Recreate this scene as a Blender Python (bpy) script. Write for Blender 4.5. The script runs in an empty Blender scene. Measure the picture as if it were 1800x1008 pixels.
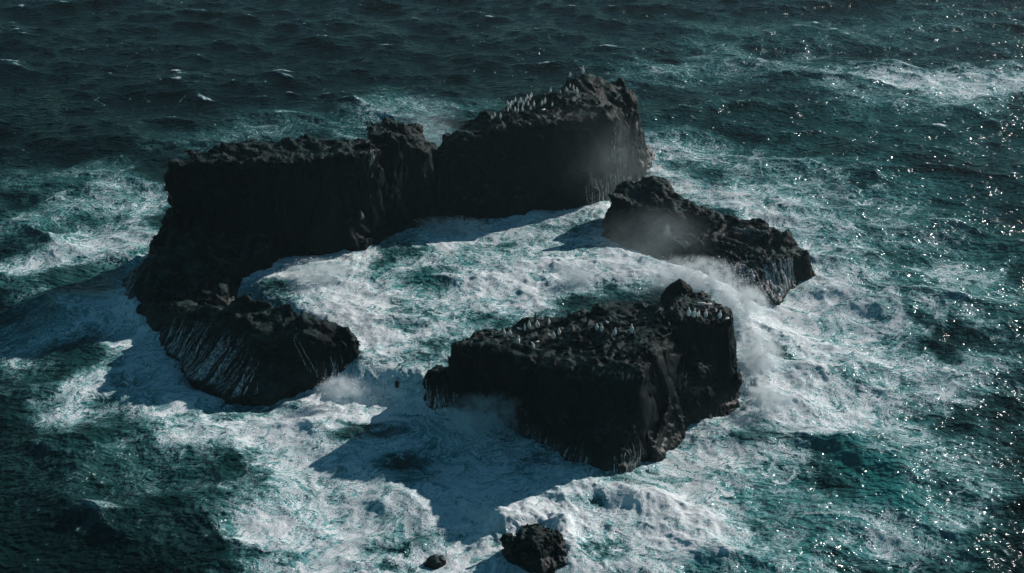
import bpy, math, random
import numpy as np
from mathutils import Vector, Matrix
from mathutils.bvhtree import BVHTree

random.seed(7)
rng = np.random.default_rng(11)
scene = bpy.context.scene
COL = scene.collection
R = math.radians

# ------------------------------------------------------------------ camera
CAM_H, PITCH, HFOV = 63.0, R(25.0), R(40.0)
FPX = 900.0 / math.tan(HFOV / 2)
cam_d = bpy.data.cameras.new('camera')
cam_d.sensor_fit = 'HORIZONTAL'
cam_d.angle = HFOV
cam_d.clip_start = 1.0
cam_d.clip_end = 12000.0
cam = bpy.data.objects.new('camera', cam_d)
cam.location = (0, 0, CAM_H)
cam.rotation_euler = (math.pi / 2 - PITCH, 0, 0)
COL.objects.link(cam)
scene.camera = cam

# ------------------------------------------------------------------ light
SUN_AZ, SUN_EL = R(51.0), R(23.5)           # azimuth measured from +Y towards +X
world = bpy.data.worlds.new('World')
scene.world = world
world.use_nodes = True
wn = world.node_tree
for n in list(wn.nodes):
    wn.nodes.remove(n)
sky = wn.nodes.new('ShaderNodeTexSky')
sky.sky_type = 'NISHITA'
sky.sun_disc = False
sky.sun_elevation = SUN_EL
sky.sun_rotation = SUN_AZ
sky.altitude = 50
sky.air_density = 1.0
sky.dust_density = 0.0
sky.ozone_density = 1.5
bg = wn.nodes.new('ShaderNodeBackground')
bg.inputs['Strength'].default_value = 0.05
wo = wn.nodes.new('ShaderNodeOutputWorld')
tint = wn.nodes.new('ShaderNodeMix')                 # added tint that turns the skylight, and so the shade, teal
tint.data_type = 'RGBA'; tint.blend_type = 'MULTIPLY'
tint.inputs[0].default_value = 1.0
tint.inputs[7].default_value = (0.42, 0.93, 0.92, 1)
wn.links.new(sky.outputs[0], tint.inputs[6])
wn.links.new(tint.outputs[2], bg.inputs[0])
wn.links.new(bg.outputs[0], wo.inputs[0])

sun_d = bpy.data.lights.new('sun', 'SUN')
sun_d.energy = 5.0
sun_d.angle = R(0.5)
sun_d.color = (1.0, 0.90, 0.86)
sun = bpy.data.objects.new('sun', sun_d)
sdir = Vector((math.sin(SUN_AZ) * math.cos(SUN_EL), math.cos(SUN_AZ) * math.cos(SUN_EL), math.sin(SUN_EL)))
sun.rotation_euler = sdir.to_track_quat('Z', 'Y').to_euler()
sun.location = (60, 160, 90)
COL.objects.link(sun)

scene.view_settings.view_transform = 'Standard'
scene.view_settings.look = 'None'
scene.view_settings.exposure = 0.0
scene.view_settings.gamma = 1.0
scene.view_settings.use_curve_mapping = False
scene.render.engine = 'CYCLES'
scene.cycles.max_bounces = 6
scene.cycles.diffuse_bounces = 2
scene.cycles.glossy_bounces = 2
scene.cycles.transmission_bounces = 2
scene.cycles.volume_bounces = 1
scene.cycles.volume_step_rate = 2.0
scene.cycles.sample_clamp_indirect = 4.0
scene.cycles.use_denoising = True

# ------------------------------------------------------------------ helpers
CP, SP = math.cos(PITCH), math.sin(PITCH)

def ray(px, py):
    u = (px - 900.0) / FPX
    v = (504.0 - py) / FPX
    return u, CP + v * SP, -SP + v * CP

def P(px, py, z=0.0):
    """the point at height z seen at that place of the picture -> (x, y)"""
    u, fy, fz = ray(px, py)
    t = (z - CAM_H) / fz
    return u * t, fy * t

def A(px, py, Y):
    """the point at ground distance Y seen at that place -> (x, y, z)"""
    u, fy, fz = ray(px, py)
    t = Y / fy
    return u * t, Y, CAM_H + fz * t

def tag(o, label=None, cat=None, group=None, kind=None):
    if label: o['label'] = label
    if cat: o['category'] = cat
    if group: o['group'] = group
    if kind: o['kind'] = kind
    return o

def mesh_from(name, co, quads=None, tris=None, smooth=True):
    me = bpy.data.meshes.new(name)
    co = np.ascontiguousarray(co, np.float32)
    parts, tot = [], []
    if quads is not None and len(quads):
        parts.append(quads.reshape(-1)); tot.append(np.full(len(quads), 4, np.int32))
    if tris is not None and len(tris):
        parts.append(tris.reshape(-1)); tot.append(np.full(len(tris), 3, np.int32))
    loops = np.concatenate(parts).astype(np.int32)
    tot = np.concatenate(tot)
    start = np.concatenate(([0], np.cumsum(tot)[:-1])).astype(np.int32)
    me.vertices.add(len(co)); me.vertices.foreach_set('co', co.ravel())
    me.loops.add(len(loops)); me.loops.foreach_set('vertex_index', loops)
    me.polygons.add(len(tot)); me.polygons.foreach_set('loop_start', start)
    me.polygons.foreach_set('loop_total', tot)
    me.polygons.foreach_set('use_smooth', np.full(len(tot), smooth))
    me.update(calc_edges=True)
    return me

def link(name, me, mat=None):
    o = bpy.data.objects.new(name, me)
    if mat: me.materials.append(mat)
    COL.objects.link(o)
    return o

def fattr(me, name, data):
    a = me.attributes.new(name, 'FLOAT', 'POINT')
    a.data.foreach_set('value', np.ascontiguousarray(data, np.float32).ravel())

def vattr(me, name, data):
    a = me.attributes.new(name, 'FLOAT_VECTOR', 'POINT')
    a.data.foreach_set('vector', np.ascontiguousarray(data, np.float32).ravel())

def sstep(a, b, x):
    t = np.clip((x - a) / (b - a), 0, 1)
    return t * t * (3 - 2 * t)

# ---- 3-D band-limited noise, one tile looked up trilinearly (one unit = one cell of gradient noise)
def _vol(n=144, cyc=18, seed=3):
    g = np.random.default_rng(seed)
    k1 = np.fft.fftfreq(n) * n; kz = np.fft.rfftfreq(n) * n
    k = np.sqrt(k1[:, None, None] ** 2 + k1[None, :, None] ** 2 + kz[None, None] ** 2)
    f = np.fft.irfftn(np.fft.rfftn(g.normal(size=(n, n, n)).astype(np.float32)) * np.exp(-((k - cyc * 0.75) / (cyc * 0.28)) ** 2), s=(n, n, n))
    return (f / f.std() * 0.40).astype(np.float32)
VOL = _vol(); VN = 144; VS = VN / 18.0
VF = VOL.ravel()

def perlin(x, y, z):
    def ax(v):
        v = (v * np.float32(VS)).astype(np.float32)
        fl = np.floor(v)
        i = fl.astype(np.int32) % VN
        return i, (i + 1) % VN, v - fl
    xi, xj, u = ax(x); yi, yj, v = ax(y); zi, zj, w = ax(z)
    xi = xi * (VN * VN); xj = xj * (VN * VN); yi = yi * VN; yj = yj * VN
    a = xi + yi; b_ = xj + yi; c = xi + yj; d = xj + yj
    def zl(q):
        p = VF[q + zi]
        return p + (VF[q + zj] - p) * w
    e = zl(a); e += (zl(b_) - e) * u
    f = zl(c); f += (zl(d) - f) * u
    return e + (f - e) * v

# ---- tileable 2-D random fields, sampled bilinearly
def field(n, slope, seed, lo=0.0, hi=1e9):
    g = np.random.default_rng(seed)
    kx = np.fft.fftfreq(n) * n; ky = np.fft.rfftfreq(n) * n
    k = np.sqrt(kx[:, None] ** 2 + ky[None] ** 2); k[0, 0] = 1
    s = np.fft.rfft2(g.normal(size=(n, n))) * k ** (-slope)
    s[(k < lo) | (k > hi)] = 0; s[0, 0] = 0
    f = np.fft.irfft2(s, s=(n, n))
    return (f / f.std()).astype(np.float32)

def samp(f, x, y, L):
    n = f.shape[0]
    gx = np.asarray(x, np.float32) * np.float32(n / L); gy = np.asarray(y, np.float32) * np.float32(n / L)
    lx = np.floor(gx); ly = np.floor(gy)
    fx = gx - lx; fy = gy - ly
    m = n - 1                                   # n is a power of two
    ix = lx.astype(np.int32); iy = ly.astype(np.int32)
    jx = ((ix + 1) & m) * n; jy = (iy + 1) & m
    ix = (ix & m) * n; iy &= m
    q = f.ravel()
    a = q[ix + iy]; a += (q[jx + iy] - a) * fx
    b_ = q[ix + jy]; b_ += (q[jx + jy] - b_) * fx
    return a + (b_ - a) * fy

def poly_sd(px, py, poly):
    """signed distance to a polygon, negative inside"""
    d = np.full(px.shape, 1e9, np.float32); inside = np.zeros(px.shape, bool)
    n = len(poly)
    for i in range(n):
        ax, ay = poly[i]; bx, by = poly[(i + 1) % n]
        ex, ey = bx - ax, by - ay
        wx, wy = px - ax, py - ay
        t = np.clip((wx * ex + wy * ey) / (ex * ex + ey * ey + 1e-9), 0, 1)
        d = np.minimum(d, (wx - ex * t) ** 2 + (wy - ey * t) ** 2)
        c = ((ay > py) != (by > py)) & (px < (bx - ax) * (py - ay) / (by - ay + 1e-12) + ax)
        inside ^= c
    d = np.sqrt(d)
    return np.where(inside, -d, d)

def line_d(px, py, pts):
    d = np.full(px.shape, 1e9, np.float32)
    for (ax, ay), (bx, by) in zip(pts[:-1], pts[1:]):
        ex, ey = bx - ax, by - ay
        wx, wy = px - ax, py - ay
        t = np.clip((wx * ex + wy * ey) / (ex * ex + ey * ey + 1e-9), 0, 1)
        d = np.minimum(d, (wx - ex * t) ** 2 + (wy - ey * t) ** 2)
    return np.sqrt(d)

# ------------------------------------------------------------------ materials
def new_mat(name):
    m = bpy.data.materials.new(name); m.use_nodes = True
    nt = m.node_tree
    for n in list(nt.nodes): nt.nodes.remove(n)
    out = nt.nodes.new('ShaderNodeOutputMaterial')
    return m, nt, out

class NB:
    """small node builder"""
    def __init__(s, nt): s.nt = nt
    def n(s, t, **kw):
        x = s.nt.nodes.new(t)
        for k, v in kw.items(): setattr(x, k, v)
        return x
    def put(s, sock, v):
        if isinstance(v, bpy.types.NodeSocket): s.nt.links.new(v, sock)
        else: sock.default_value = v
    def math(s, op, a, b=0.0, c=None, clamp=False):
        x = s.n('ShaderNodeMath', operation=op, use_clamp=clamp)
        s.put(x.inputs[0], a); s.put(x.inputs[1], b)
        if c is not None: s.put(x.inputs[2], c)
        return x.outputs[0]
    def attr(s, name, out='Fac'):
        x = s.n('ShaderNodeAttribute'); x.attribute_name = name
        return x.outputs[out]
    def noise(s, vec, scale, detail=3.0, rough=0.5, dist=0.0):
        x = s.n('ShaderNodeTexNoise')
        if vec is not None: s.put(x.inputs['Vector'], vec)
        x.inputs['Scale'].default_value = scale
        x.inputs['Detail'].default_value = detail
        x.inputs['Roughness'].default_value = rough
        x.inputs['Distortion'].default_value = dist
        return x.outputs['Fac']
    def mapr(s, v, a, b, c=0.0, d=1.0, smooth=True):
        x = s.n('ShaderNodeMapRange', interpolation_type='SMOOTHSTEP' if smooth else 'LINEAR')
        s.put(x.inputs['Value'], v); s.put(x.inputs['From Min'], a); s.put(x.inputs['From Max'], b)
        s.put(x.inputs['To Min'], c); s.put(x.inputs['To Max'], d)
        return x.outputs['Result']
    def mix(s, f, a, b):
        x = s.n('ShaderNodeMix', data_type='RGBA')
        s.put(x.inputs[0], f); s.put(x.inputs[6], a); s.put(x.inputs[7], b)
        return x.outputs[2]
    def vscale(s, v, sc):
        x = s.n('ShaderNodeVectorMath', operation='MULTIPLY')
        s.put(x.inputs[0], v); x.inputs[1].default_value = sc
        return x.outputs[0]
    def bump(s, h, strength, dist, normal=None):
        x = s.n('ShaderNodeBump')
        s.put(x.inputs['Height'], h); s.put(x.inputs['Strength'], strength)
        x.inputs['Distance'].default_value = dist
        if normal is not None: s.put(x.inputs['Normal'], normal)
        return x.outputs[0]
    def bsdf(s, color, rough, spec=0.5, normal=None, ior=1.45):
        x = s.n('ShaderNodeBsdfPrincipled')
        s.put(x.inputs['Base Color'], color); s.put(x.inputs['Roughness'], rough)
        s.put(x.inputs['Specular IOR Level'], spec); x.inputs['IOR'].default_value = ior
        if normal is not None: s.put(x.inputs['Normal'], normal)
        return x

def mat_rock():
    m, nt, out = new_mat('wet_black_basalt'); b = NB(nt)
    tc = b.n('ShaderNodeTexCoord').outputs['Object']
    n1 = b.noise(tc, 0.35, 5, 0.6)
    n2 = b.noise(tc, 2.2, 6, 0.65)
    n3 = b.noise(tc, 9.0, 4, 0.6)
    base = b.mix(b.mapr(n1, 0.35, 0.7), (0.0015, 0.0068, 0.0070, 1), (0.0034, 0.0100, 0.0100, 1))
    base = b.mix(b.mapr(n2, 0.5, 0.75, 0, 0.6), base, (0.0052, 0.0125, 0.0125, 1))
    # mottled crust on the tops, their stronger light painted in with it
    geo = b.n('ShaderNodeNewGeometry')
    sep = b.n('ShaderNodeSeparateXYZ'); nt.links.new(geo.outputs['Normal'], sep.inputs[0])
    up = b.mapr(sep.outputs[2], 0.45, 0.9)
    lit_crust = b.math('MULTIPLY', up, b.mapr(b.noise(tc, 0.9, 5, 0.65), 0.44, 0.58))
    base = b.mix(b.math('MULTIPLY', lit_crust, 0.75), base, (0.036, 0.066, 0.063, 1))
    # bird droppings: pale streaks and spots (where the painted attribute says there are some)
    sv = b.vscale(tc, (1.7, 1.7, 0.35))
    streak = b.noise(sv, 1.6, 6, 0.7)
    g = b.attr('guano')
    gm = b.mapr(b.math('ADD', streak, b.math('MULTIPLY', g, 0.45)), 0.70, 0.92)
    gm = b.math('MULTIPLY', gm, b.mapr(g, 0.0, 0.15))
    base = b.mix(gm, base, (0.36, 0.37, 0.36, 1))
    h = b.math('ADD', b.math('MULTIPLY', n2, 0.7), b.math('MULTIPLY', n3, 0.3))
    nor = b.bump(h, 0.6, 0.25)
    rough = b.mapr(b.math('ADD', n3, b.math('MULTIPLY', n1, 0.5)), 0.5, 1.0, 0.38, 0.8)
    sp = b.n('ShaderNodeSeparateXYZ'); nt.links.new(tc, sp.inputs[0])
    wet = b.mapr(b.math('ADD', sp.outputs[2], b.math('MULTIPLY', n1, 2.0)), 3.4, 1.4)
    rough = b.math('MULTIPLY', rough, b.mapr(wet, 0.0, 1.0, 1.0, 0.7))
    p = b.bsdf(base, rough, b.mapr(wet, 0.0, 1.0, 0.07, 0.22), nor)
    nt.links.new(p.outputs[0], out.inputs[0])
    return m

def mat_sea():
    m, nt, out = new_mat('sea_water_and_foam'); b = NB(nt)
    fl = b.attr('flow', 'Vector')
    pos = b.n('ShaderNodeNewGeometry').outputs['Position']
    D = b.attr('foam'); aer = b.attr('aerated'); lump = b.attr('churn')
    def ridge(v, sharp):
        r = b.math('ABSOLUTE', b.math('SUBTRACT', v, 0.5))
        return b.math('SUBTRACT', 1.0, b.math('MULTIPLY', r, sharp), clamp=True)
    r1 = ridge(b.noise(fl, 0.45, 2, 0.5), 7.0)
    r2 = ridge(b.noise(fl, 1.15, 2, 0.55), 7.5)
    r3 = ridge(b.noise(fl, 2.9, 1.5, 0.55), 7.0)
    big = b.noise(fl, 0.2, 3, 0.6)
    fine = b.noise(pos, 9.0, 2, 0.6)
    lace = b.math('ADD', b.math('MULTIPLY', r1, 0.37), b.math('ADD', b.math('MULTIPLY', r2, 0.39), b.math('MULTIPLY', r3, 0.24)))
    lace = b.math('ADD', lace, b.math('MULTIPLY', b.math('SUBTRACT', fine, 0.5), 0.14))
    lace = b.math('ADD', lace, b.math('MULTIPLY', b.math('SUBTRACT', big, 0.5), 0.8))
    th = b.math('SUBTRACT', 0.985, b.math('MULTIPLY', b.math('MINIMUM', D, 0.93), 0.86))
    foam = b.mapr(lace, b.math('SUBTRACT', th, 0.08), b.math('ADD', th, 0.27))
    foam = b.math('MULTIPLY', foam, b.mapr(D, 0.02, 0.2, 0.0, 0.97))
    veil = b.mapr(b.math('SUBTRACT', lace, th), -0.62, 0.05)
    # water body colour: deep bottle green, turquoise where air bubbles were driven under, and over the brightened right-hand sea
    body = b.mix(b.mapr(aer, 0.0, 1.0, smooth=False), (0.0008, 0.0060, 0.0062, 1), (0.017, 0.138, 0.134, 1))
    body = b.mix(b.math('MULTIPLY', veil, b.math('MINIMUM', b.math('MULTIPLY', D, 1.15), 0.95)), body, (0.15, 0.385, 0.40, 1))
    cr = b.vscale(pos, (0.55, 1.0, 1.0))          # wind chop, longer along the crests
    rip = b.math('ADD', b.math('MULTIPLY', b.noise(cr, 0.85, 3, 0.6, 0.6), 1.15), b.math('MULTIPLY', b.noise(pos, 1.5, 1, 0.5), 0.66))
    nw = b.bump(rip, 1.0, 0.56)
    water = b.bsdf(body, 0.12, 0.19, nw, ior=1.33)
    hf = b.math('ADD', b.math('MULTIPLY', b.math('ADD', r2, r3), 0.4), b.math('MULTIPLY', fine, 0.35))
    nf = b.bump(hf, 0.5, 0.14)
    fcol = b.mix(b.mapr(b.math('SUBTRACT', lace, th), 0.0, 0.42), (0.34, 0.55, 0.58, 1), (0.82, 0.89, 0.90, 1))
    white = b.bsdf(fcol, 0.75, 0.15, nf)
    mx = b.n('ShaderNodeMixShader')
    b.put(mx.inputs[0], foam)
    nt.links.new(water.outputs[0], mx.inputs[1]); nt.links.new(white.outputs[0], mx.inputs[2])
    nt.links.new(mx.outputs[0], out.inputs[0])
    return m

M_ROCK = mat_rock()
M_SEA = mat_sea()

# ------------------------------------------------------------------ rocks
BAY = 1.8      # the surge stands this much higher inside the ring of rocks

class Lobe:
    """a cliff-sided block: outline at the water, outline and heights of its top"""
    def __init__(s, base, top, rough=1.0, skirt=0.0, drop=0.0):
        s.base = [P(*q) if len(q) in (2, 3) and abs(q[0]) > 45 else (q[0], q[1]) for q in base]
        t = [A(*q) for q in top]
        s.top = [(a, b_) for a, b_, c in t]
        s.ctrl = t; s.rough = rough; s.skirt = skirt; s.drop = drop
        s.h = float(np.mean([c for a, b_, c in t]))
    def topz(s, X, Y):
        num = 0; den = 0
        for a, b_, c in s.ctrl:
            w = 1.0 / ((X - a) ** 2 + (Y - b_) ** 2 + 0.6) ** 1.6
            num = num + w * c; den = den + w
        return num / den

class Blob:
    def __init__(s, px, py, Y, r):
        s.c = A(px, py, Y); s.r = r

def nets(F, org, vs):
    """naive surface nets"""
    S = F < 0
    nx, ny, nz = F.shape
    c = np.zeros((nx - 1, ny - 1, nz - 1), np.int8)
    for i in (0, 1):
        for j in (0, 1):
            for k in (0, 1):
                c += S[i:nx - 1 + i, j:ny - 1 + j, k:nz - 1 + k]
    act = np.argwhere((c > 0) & (c < 8)).astype(np.int32)
    idx = np.full(c.shape, -1, np.int32)
    idx[act[:, 0], act[:, 1], act[:, 2]] = np.arange(len(act))
    acc = np.zeros((len(act), 3), np.float32); cnt = np.zeros(len(act), np.float32)
    for ax in range(3):
        o = [a for a in range(3) if a != ax]
        for p in (0, 1):
            for q in (0, 1):
                a0 = act.copy(); a0[:, o[0]] += p; a0[:, o[1]] += q
                a1 = a0.copy(); a1[:, ax] += 1
                f0 = F[a0[:, 0], a0[:, 1], a0[:, 2]]; f1 = F[a1[:, 0], a1[:, 1], a1[:, 2]]
                m = (f0 < 0) != (f1 < 0)
                t = np.where(m, f0 / (f0 - f1 + 1e-12 * (f0 == f1)), 0)
                pt = np.zeros((len(act), 3), np.float32)
                pt[:, o[0]] = p; pt[:, o[1]] = q; pt[:, ax] = t
                acc += pt * m[:, None]; cnt += m
    co = (act + acc / np.maximum(cnt, 1)[:, None]) * vs + np.array(org, np.float32)
    quads = []
    for ax in range(3):
        sl0 = [slice(None)] * 3; sl1 = [slice(None)] * 3
        sl0[ax] = slice(0, -1); sl1[ax] = slice(1, None)
        d = S[tuple(sl0)] != S[tuple(sl1)]
        e = np.argwhere(d).astype(np.int32)
        o1, o2 = (ax + 1) % 3, (ax + 2) % 3
        ok = (e[:, o1] > 0) & (e[:, o2] > 0) & (e[:, o1] < F.shape[o1] - 1) & (e[:, o2] < F.shape[o2] - 1)
        e = e[ok]
        ins = S[e[:, 0], e[:, 1], e[:, 2]]
        cs = []
        for (a, b_) in ((-1, -1), (0, -1), (0, 0), (-1, 0)):
            q = e.copy(); q[:, o1] += a; q[:, o2] += b_
            cs.append(idx[q[:, 0], q[:, 1], q[:, 2]])
        Q = np.stack(cs, 1)
        Q[~ins] = Q[~ins][:, ::-1]
        quads.append(Q)
    return co, np.concatenate(quads)

ROCKS = []       # (object, bvh)
BASES = []       # footprints, for the foam

def build_rock(name, lobes, vs, seed=0, amp=1.0, guano=(), label=None, cat='rock', group=None):
    xs, ys, zt = [], [], 0
    for l in lobes:
        if isinstance(l, Lobe):
            xs += [p[0] for p in l.base + l.top]; ys += [p[1] for p in l.base + l.top]
            zt = max(zt, max(c for _, _, c in l.ctrl)); BASES.append(l.base)
        else:
            xs += [l.c[0] - l.r[0], l.c[0] + l.r[0]]; ys += [l.c[1] - l.r[1], l.c[1] + l.r[1]]
            zt = max(zt, l.c[2] + l.r[2])
    pad = 1.8
    x0, x1, y0, y1, z0, z1 = min(xs) - pad, max(xs) + pad, min(ys) - pad, max(ys) + pad, -1.6, zt + 1.8
    nx, ny, nz = int((x1 - x0) / vs) + 1, int((y1 - y0) / vs) + 1, int((z1 - z0) / vs) + 1
    gx = (x0 + np.arange(nx) * vs).astype(np.float32); gy = (y0 + np.arange(ny) * vs).astype(np.float32)
    gz = (z0 + np.arange(nz) * vs).astype(np.float32)
    X, Y = np.meshgrid(gx, gy, indexing='ij')
    F = np.full((nx, ny, nz), 9.0, np.float32); TZ = np.full((nx, ny), -9.0, np.float32)
    for l in lobes:
        if isinstance(l, Lobe):
            sb = poly_sd(X, Y, l.base).astype(np.float32); st = poly_sd(X, Y, l.top).astype(np.float32)
            tz = l.topz(X, Y).astype(np.float32)
            TZ = np.maximum(TZ, np.where(st < 1.0, tz, -9))
            for k in range(nz):
                z = gz[k]
                w = min(max(z / l.h, 0.0), 1.15)
                wl = sb * (1 - w) + st * w - l.skirt * math.exp(-max(z, 0) / 1.2)
                tp = (z - tz) * 0.85
                hh = np.maximum(0.5 - np.abs(wl - tp), 0) / 0.5
                f = np.maximum(wl, tp) + hh * hh * 0.5 * 0.25
                np.minimum(F[:, :, k], f, out=F[:, :, k])
        else:
            cx, cy, cz = l.c; rx, ry, rz = l.r
            q = np.sqrt(((X - cx) / rx)[:, :, None] ** 2 + ((Y - cy) / ry)[:, :, None] ** 2 + ((gz - cz) / rz)[None, None] ** 2)
            np.minimum(F, ((q - 1) * min(l.r)).astype(np.float32), out=F)
    band = np.abs(F) < 1.15
    I = np.nonzero(band)
    x = gx[I[0]] + np.float32(seed * 17.3); y = gy[I[1]] + np.float32(seed * 5.1); z = gz[I[2]]
    f = F[band]
    # bends first, then fractured blocks, upright ribs on the cliffs, ledges and fine crags
    wx = perlin(x * 0.2, y * 0.2, z * 0.2 + 9); wy = perlin(x * 0.2 + 31, y * 0.2, z * 0.2)
    d = wx * 0.42
    xw, yw = x + wx * 1.3, y + wy * 1.3
    def blocks(v, n):
        t = v * n; q = np.floor(t); r = t - q
        return (q + sstep(0.30, 0.70, r)) / n
    top = sstep(-1.5, -0.3, z - TZ[I[0], I[1]])
    # cliffs: upright joint-bounded slabs with open cracks
    dw = blocks(perlin(xw * 0.30, yw * 0.30, z * 0.05), 2.6) * 0.62
    dw += blocks(perlin(xw * 0.85 + 5, yw * 0.85, z * 0.10), 1.9) * 0.34
    dw -= np.maximum(0.13 - np.abs(perlin(xw * 0.5 + 7, yw * 0.5, z * 0.07)), 0) * 3.2
    dw += perlin(xw * 2.2, yw * 2.2, z * 0.5) * 0.10
    led = z * 0.42 + wx * 0.9
    dw += (np.abs(led - np.floor(led) - 0.5) - 0.25) * 0.30
    # tops: broken crags
    dt = blocks(perlin(xw * 0.5, yw * 0.5, z * 0.4), 2.2) * 0.40
    dt += blocks(perlin(xw * 1.1 + 5, yw * 1.1, z * 0.8), 2.0) * 0.26
    dt += (0.25 - np.abs(perlin(x * 2.0, y * 2.0, z * 1.8))) * 0.27
    d += dw * (1 - top) + dt * top
    d += perlin(x * 3.4, y * 3.4, z * 2.2) * (0.05 + 0.03 * top)
    F[band] = f - np.clip(d * amp, -1.1, 1.1)
    F[:, :, 0] = 1; F[0] = 1; F[-1] = 1; F[:, 0] = 1; F[:, -1] = 1; F[:, :, -1] = 1
    co, quads = nets(F, (x0, y0, z0), vs)
    me = mesh_from(name, co, quads)
    g = np.zeros(len(co), np.float32)
    for pts, wd, st in guano:
        q = [np.array(p) for p in pts]
        dm = np.full(len(co), 1e9, np.float32)
        for a, b_ in zip(q[:-1], q[1:]):
            e = b_ - a; wv = co - a
            t = np.clip((wv @ e) / (e @ e + 1e-9), 0, 1)
            dm = np.minimum(dm, ((wv - t[:, None] * e) ** 2).sum(1))
        g = np.maximum(g, st * np.clip(1 - np.sqrt(dm) / wd, 0, 1))
    fattr(me, 'guano', g)
    o = link(name, me, M_ROCK)
    tag(o, label, cat, group)
    bvh = BVHTree.FromPolygons(co.tolist(), quads.tolist(), epsilon=0.0)
    ROCKS.append((o, bvh))
    return o, bvh

ridge, ridge_bvh = build_rock('rock_ridge', [
    Lobe([(255, 470, 0), (490, 455, BAY), (640, 440, BAY), (690, 420, BAY), (745, 402, BAY), (-9, 157), (-22, 151), (-34, 147.5), (-40, 145)],
         [(286, 289, 138), (400, 288, 138), (480, 284, 138.3), (620, 274, 140.5), (668, 266, 143), (640, 241, 150), (540, 246, 147.5), (470, 239, 147), (395, 250, 146), (330, 273, 142)]),
    Lobe([(600, 440, BAY), (690, 420, BAY), (740, 402, BAY), (795, 392, BAY), (-6, 160), (-16, 158), (-19, 150)],
         [(648, 240, 147), (690, 243, 146), (752, 260, 149), (758, 248, 153), (732, 221, 155), (685, 210, 154.5), (646, 219, 153)]),
    Lobe([(740, 402, BAY), (830, 387, BAY), (900, 380, BAY), (970, 372, BAY), (1055, 366, BAY), (1138, 306, 0.5), (19, 178), (8, 176), (-4, 168), (-10, 160)],
         [(768, 264, 152), (830, 240, 153), (900, 214, 154), (1000, 215, 155.5), (1075, 197, 157), (1114, 192, 163), (1108, 160, 170), (1085, 138, 172), (1030, 129, 168), (985, 138, 166), (960, 154, 164), (880, 184, 161), (865, 206, 159), (800, 234, 157)]),
    Lobe([(216, 500, 0), (236, 545, 0), (262, 578, 0), (330, 590, 0), (390, 552, 0.5), (425, 510, 1), (445, 490, 1.5), (490, 462, BAY), (-28, 141), (-38, 141), (-41, 139)],
         [(290, 402, 136.5), (330, 397, 137), (400, 402, 138), (480, 402, 139), (470, 440, 136), (430, 460, 134.5), (395, 505, 129.5), (330, 530, 127), (280, 520, 128), (262, 450, 133)], skirt=0.6),
], 0.17, seed=1,
    guano=[([A(655, 250, 142), A(662, 330, 141.5), A(642, 385, 141)], 1.3, 0.9),
           ([A(880, 205, 155), A(1000, 195, 157), A(1010, 160, 163)], 3.0, 0.5),
           ([A(1075, 215, 158), A(1085, 300, 157), A(1060, 350, 154)], 2.5, 0.55),
           ([A(1118, 215, 164), A(1130, 290, 166)], 2.0, 0.6)],
    label='long black cliff-sided rock ridge along the back of the rock ring', cat='rock')

knee, knee_bvh = build_rock('low_rock', [
    Lobe([(266, 562, 0), (296, 605, 0), (340, 658, 0), (400, 700, 0), (480, 694, 0), (550, 671, 0), (610, 654, 0.3), (650, 612, 1.2), (-17.5, 121), (-22, 125), (-26, 128.5), (-32, 130)],
         [(376, 524, 120.5), (430, 509, 121), (500, 526, 120), (560, 554, 118), (620, 577, 117), (638, 601, 116.5), (590, 612, 115), (490, 585, 115.5), (430, 575, 116), (385, 562, 118), (345, 575, 119.5), (326, 550, 122.5)], skirt=0.4),
], 0.15, seed=2, amp=0.85, label='low dark rock in front of the ridge with water draining down its left side')

front, front_bvh = build_rock('flat_topped_rock', [
    Lobe([(744, 700, 0), (800, 722, 0), (880, 745, 0), (925, 772, 0), (1000, 818, 0), (1060, 846, 0), (1100, 840, 0), (1175, 788, 0), (1215, 752, 0), (1260, 737, 0), (1308, 715, 0), (21, 114), (18, 118.5), (8, 119), (0, 116), (-6, 113.5)],
         [(802, 605, 109.5), (890, 620, 107.5), (980, 641, 105), (1080, 653, 102), (1128, 656, 101), (1160, 610, 105), (1200, 567, 109), (1286, 560, 110.5), (1283, 542, 113), (1240, 517, 115), (1195, 502, 116), (1130, 530, 116), (1060, 542, 115.5), (945, 560, 114), (860, 587, 112)]),
    Lobe([(738, 698, 0), (760, 720, 0), (830, 735, 0), (-3, 113), (-8.5, 113.5)],
         [(750, 654, 110), (792, 656, 110), (800, 647, 112), (757, 647, 112)]),
    Blob(1193, 510, 115.5, (0.75, 0.8, 0.75)), Blob(1206, 514, 115.4, (0.7, 0.8, 0.6)), Blob(1182, 528, 115.3, (1.6, 1.1, 0.9)), Blob(1222, 526, 115.0, (1.4, 1.0, 0.7)), Blob(1134, 541, 115, (1.0, 0.9, 0.75)),
    Blob(1056, 552, 114.7, (1.2, 1.0, 0.8)), Blob(1075, 556, 114.3, (0.9, 0.9, 0.7)),
], 0.13, seed=3, amp=0.8,
    guano=[([A(850, 600, 111), A(950, 590, 111), A(1100, 590, 109)], 3.5, 0.5),
           ([A(1000, 645, 104), A(1080, 655, 102), A(1130, 665, 101)], 1.6, 0.5),
           ([A(1200, 560, 110), A(1280, 560, 111)], 1.6, 0.5),
           ([A(1230, 535, 113), A(1270, 535, 113)], 1.0, 0.6),
           ([A(1120, 550, 114), A(1160, 560, 112)], 1.3, 0.45),
           ([A(812, 615, 109), A(830, 680, 108)], 1.2, 0.3)],
    label='big flat-topped black rock in the foreground with scattered penguins')

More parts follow.
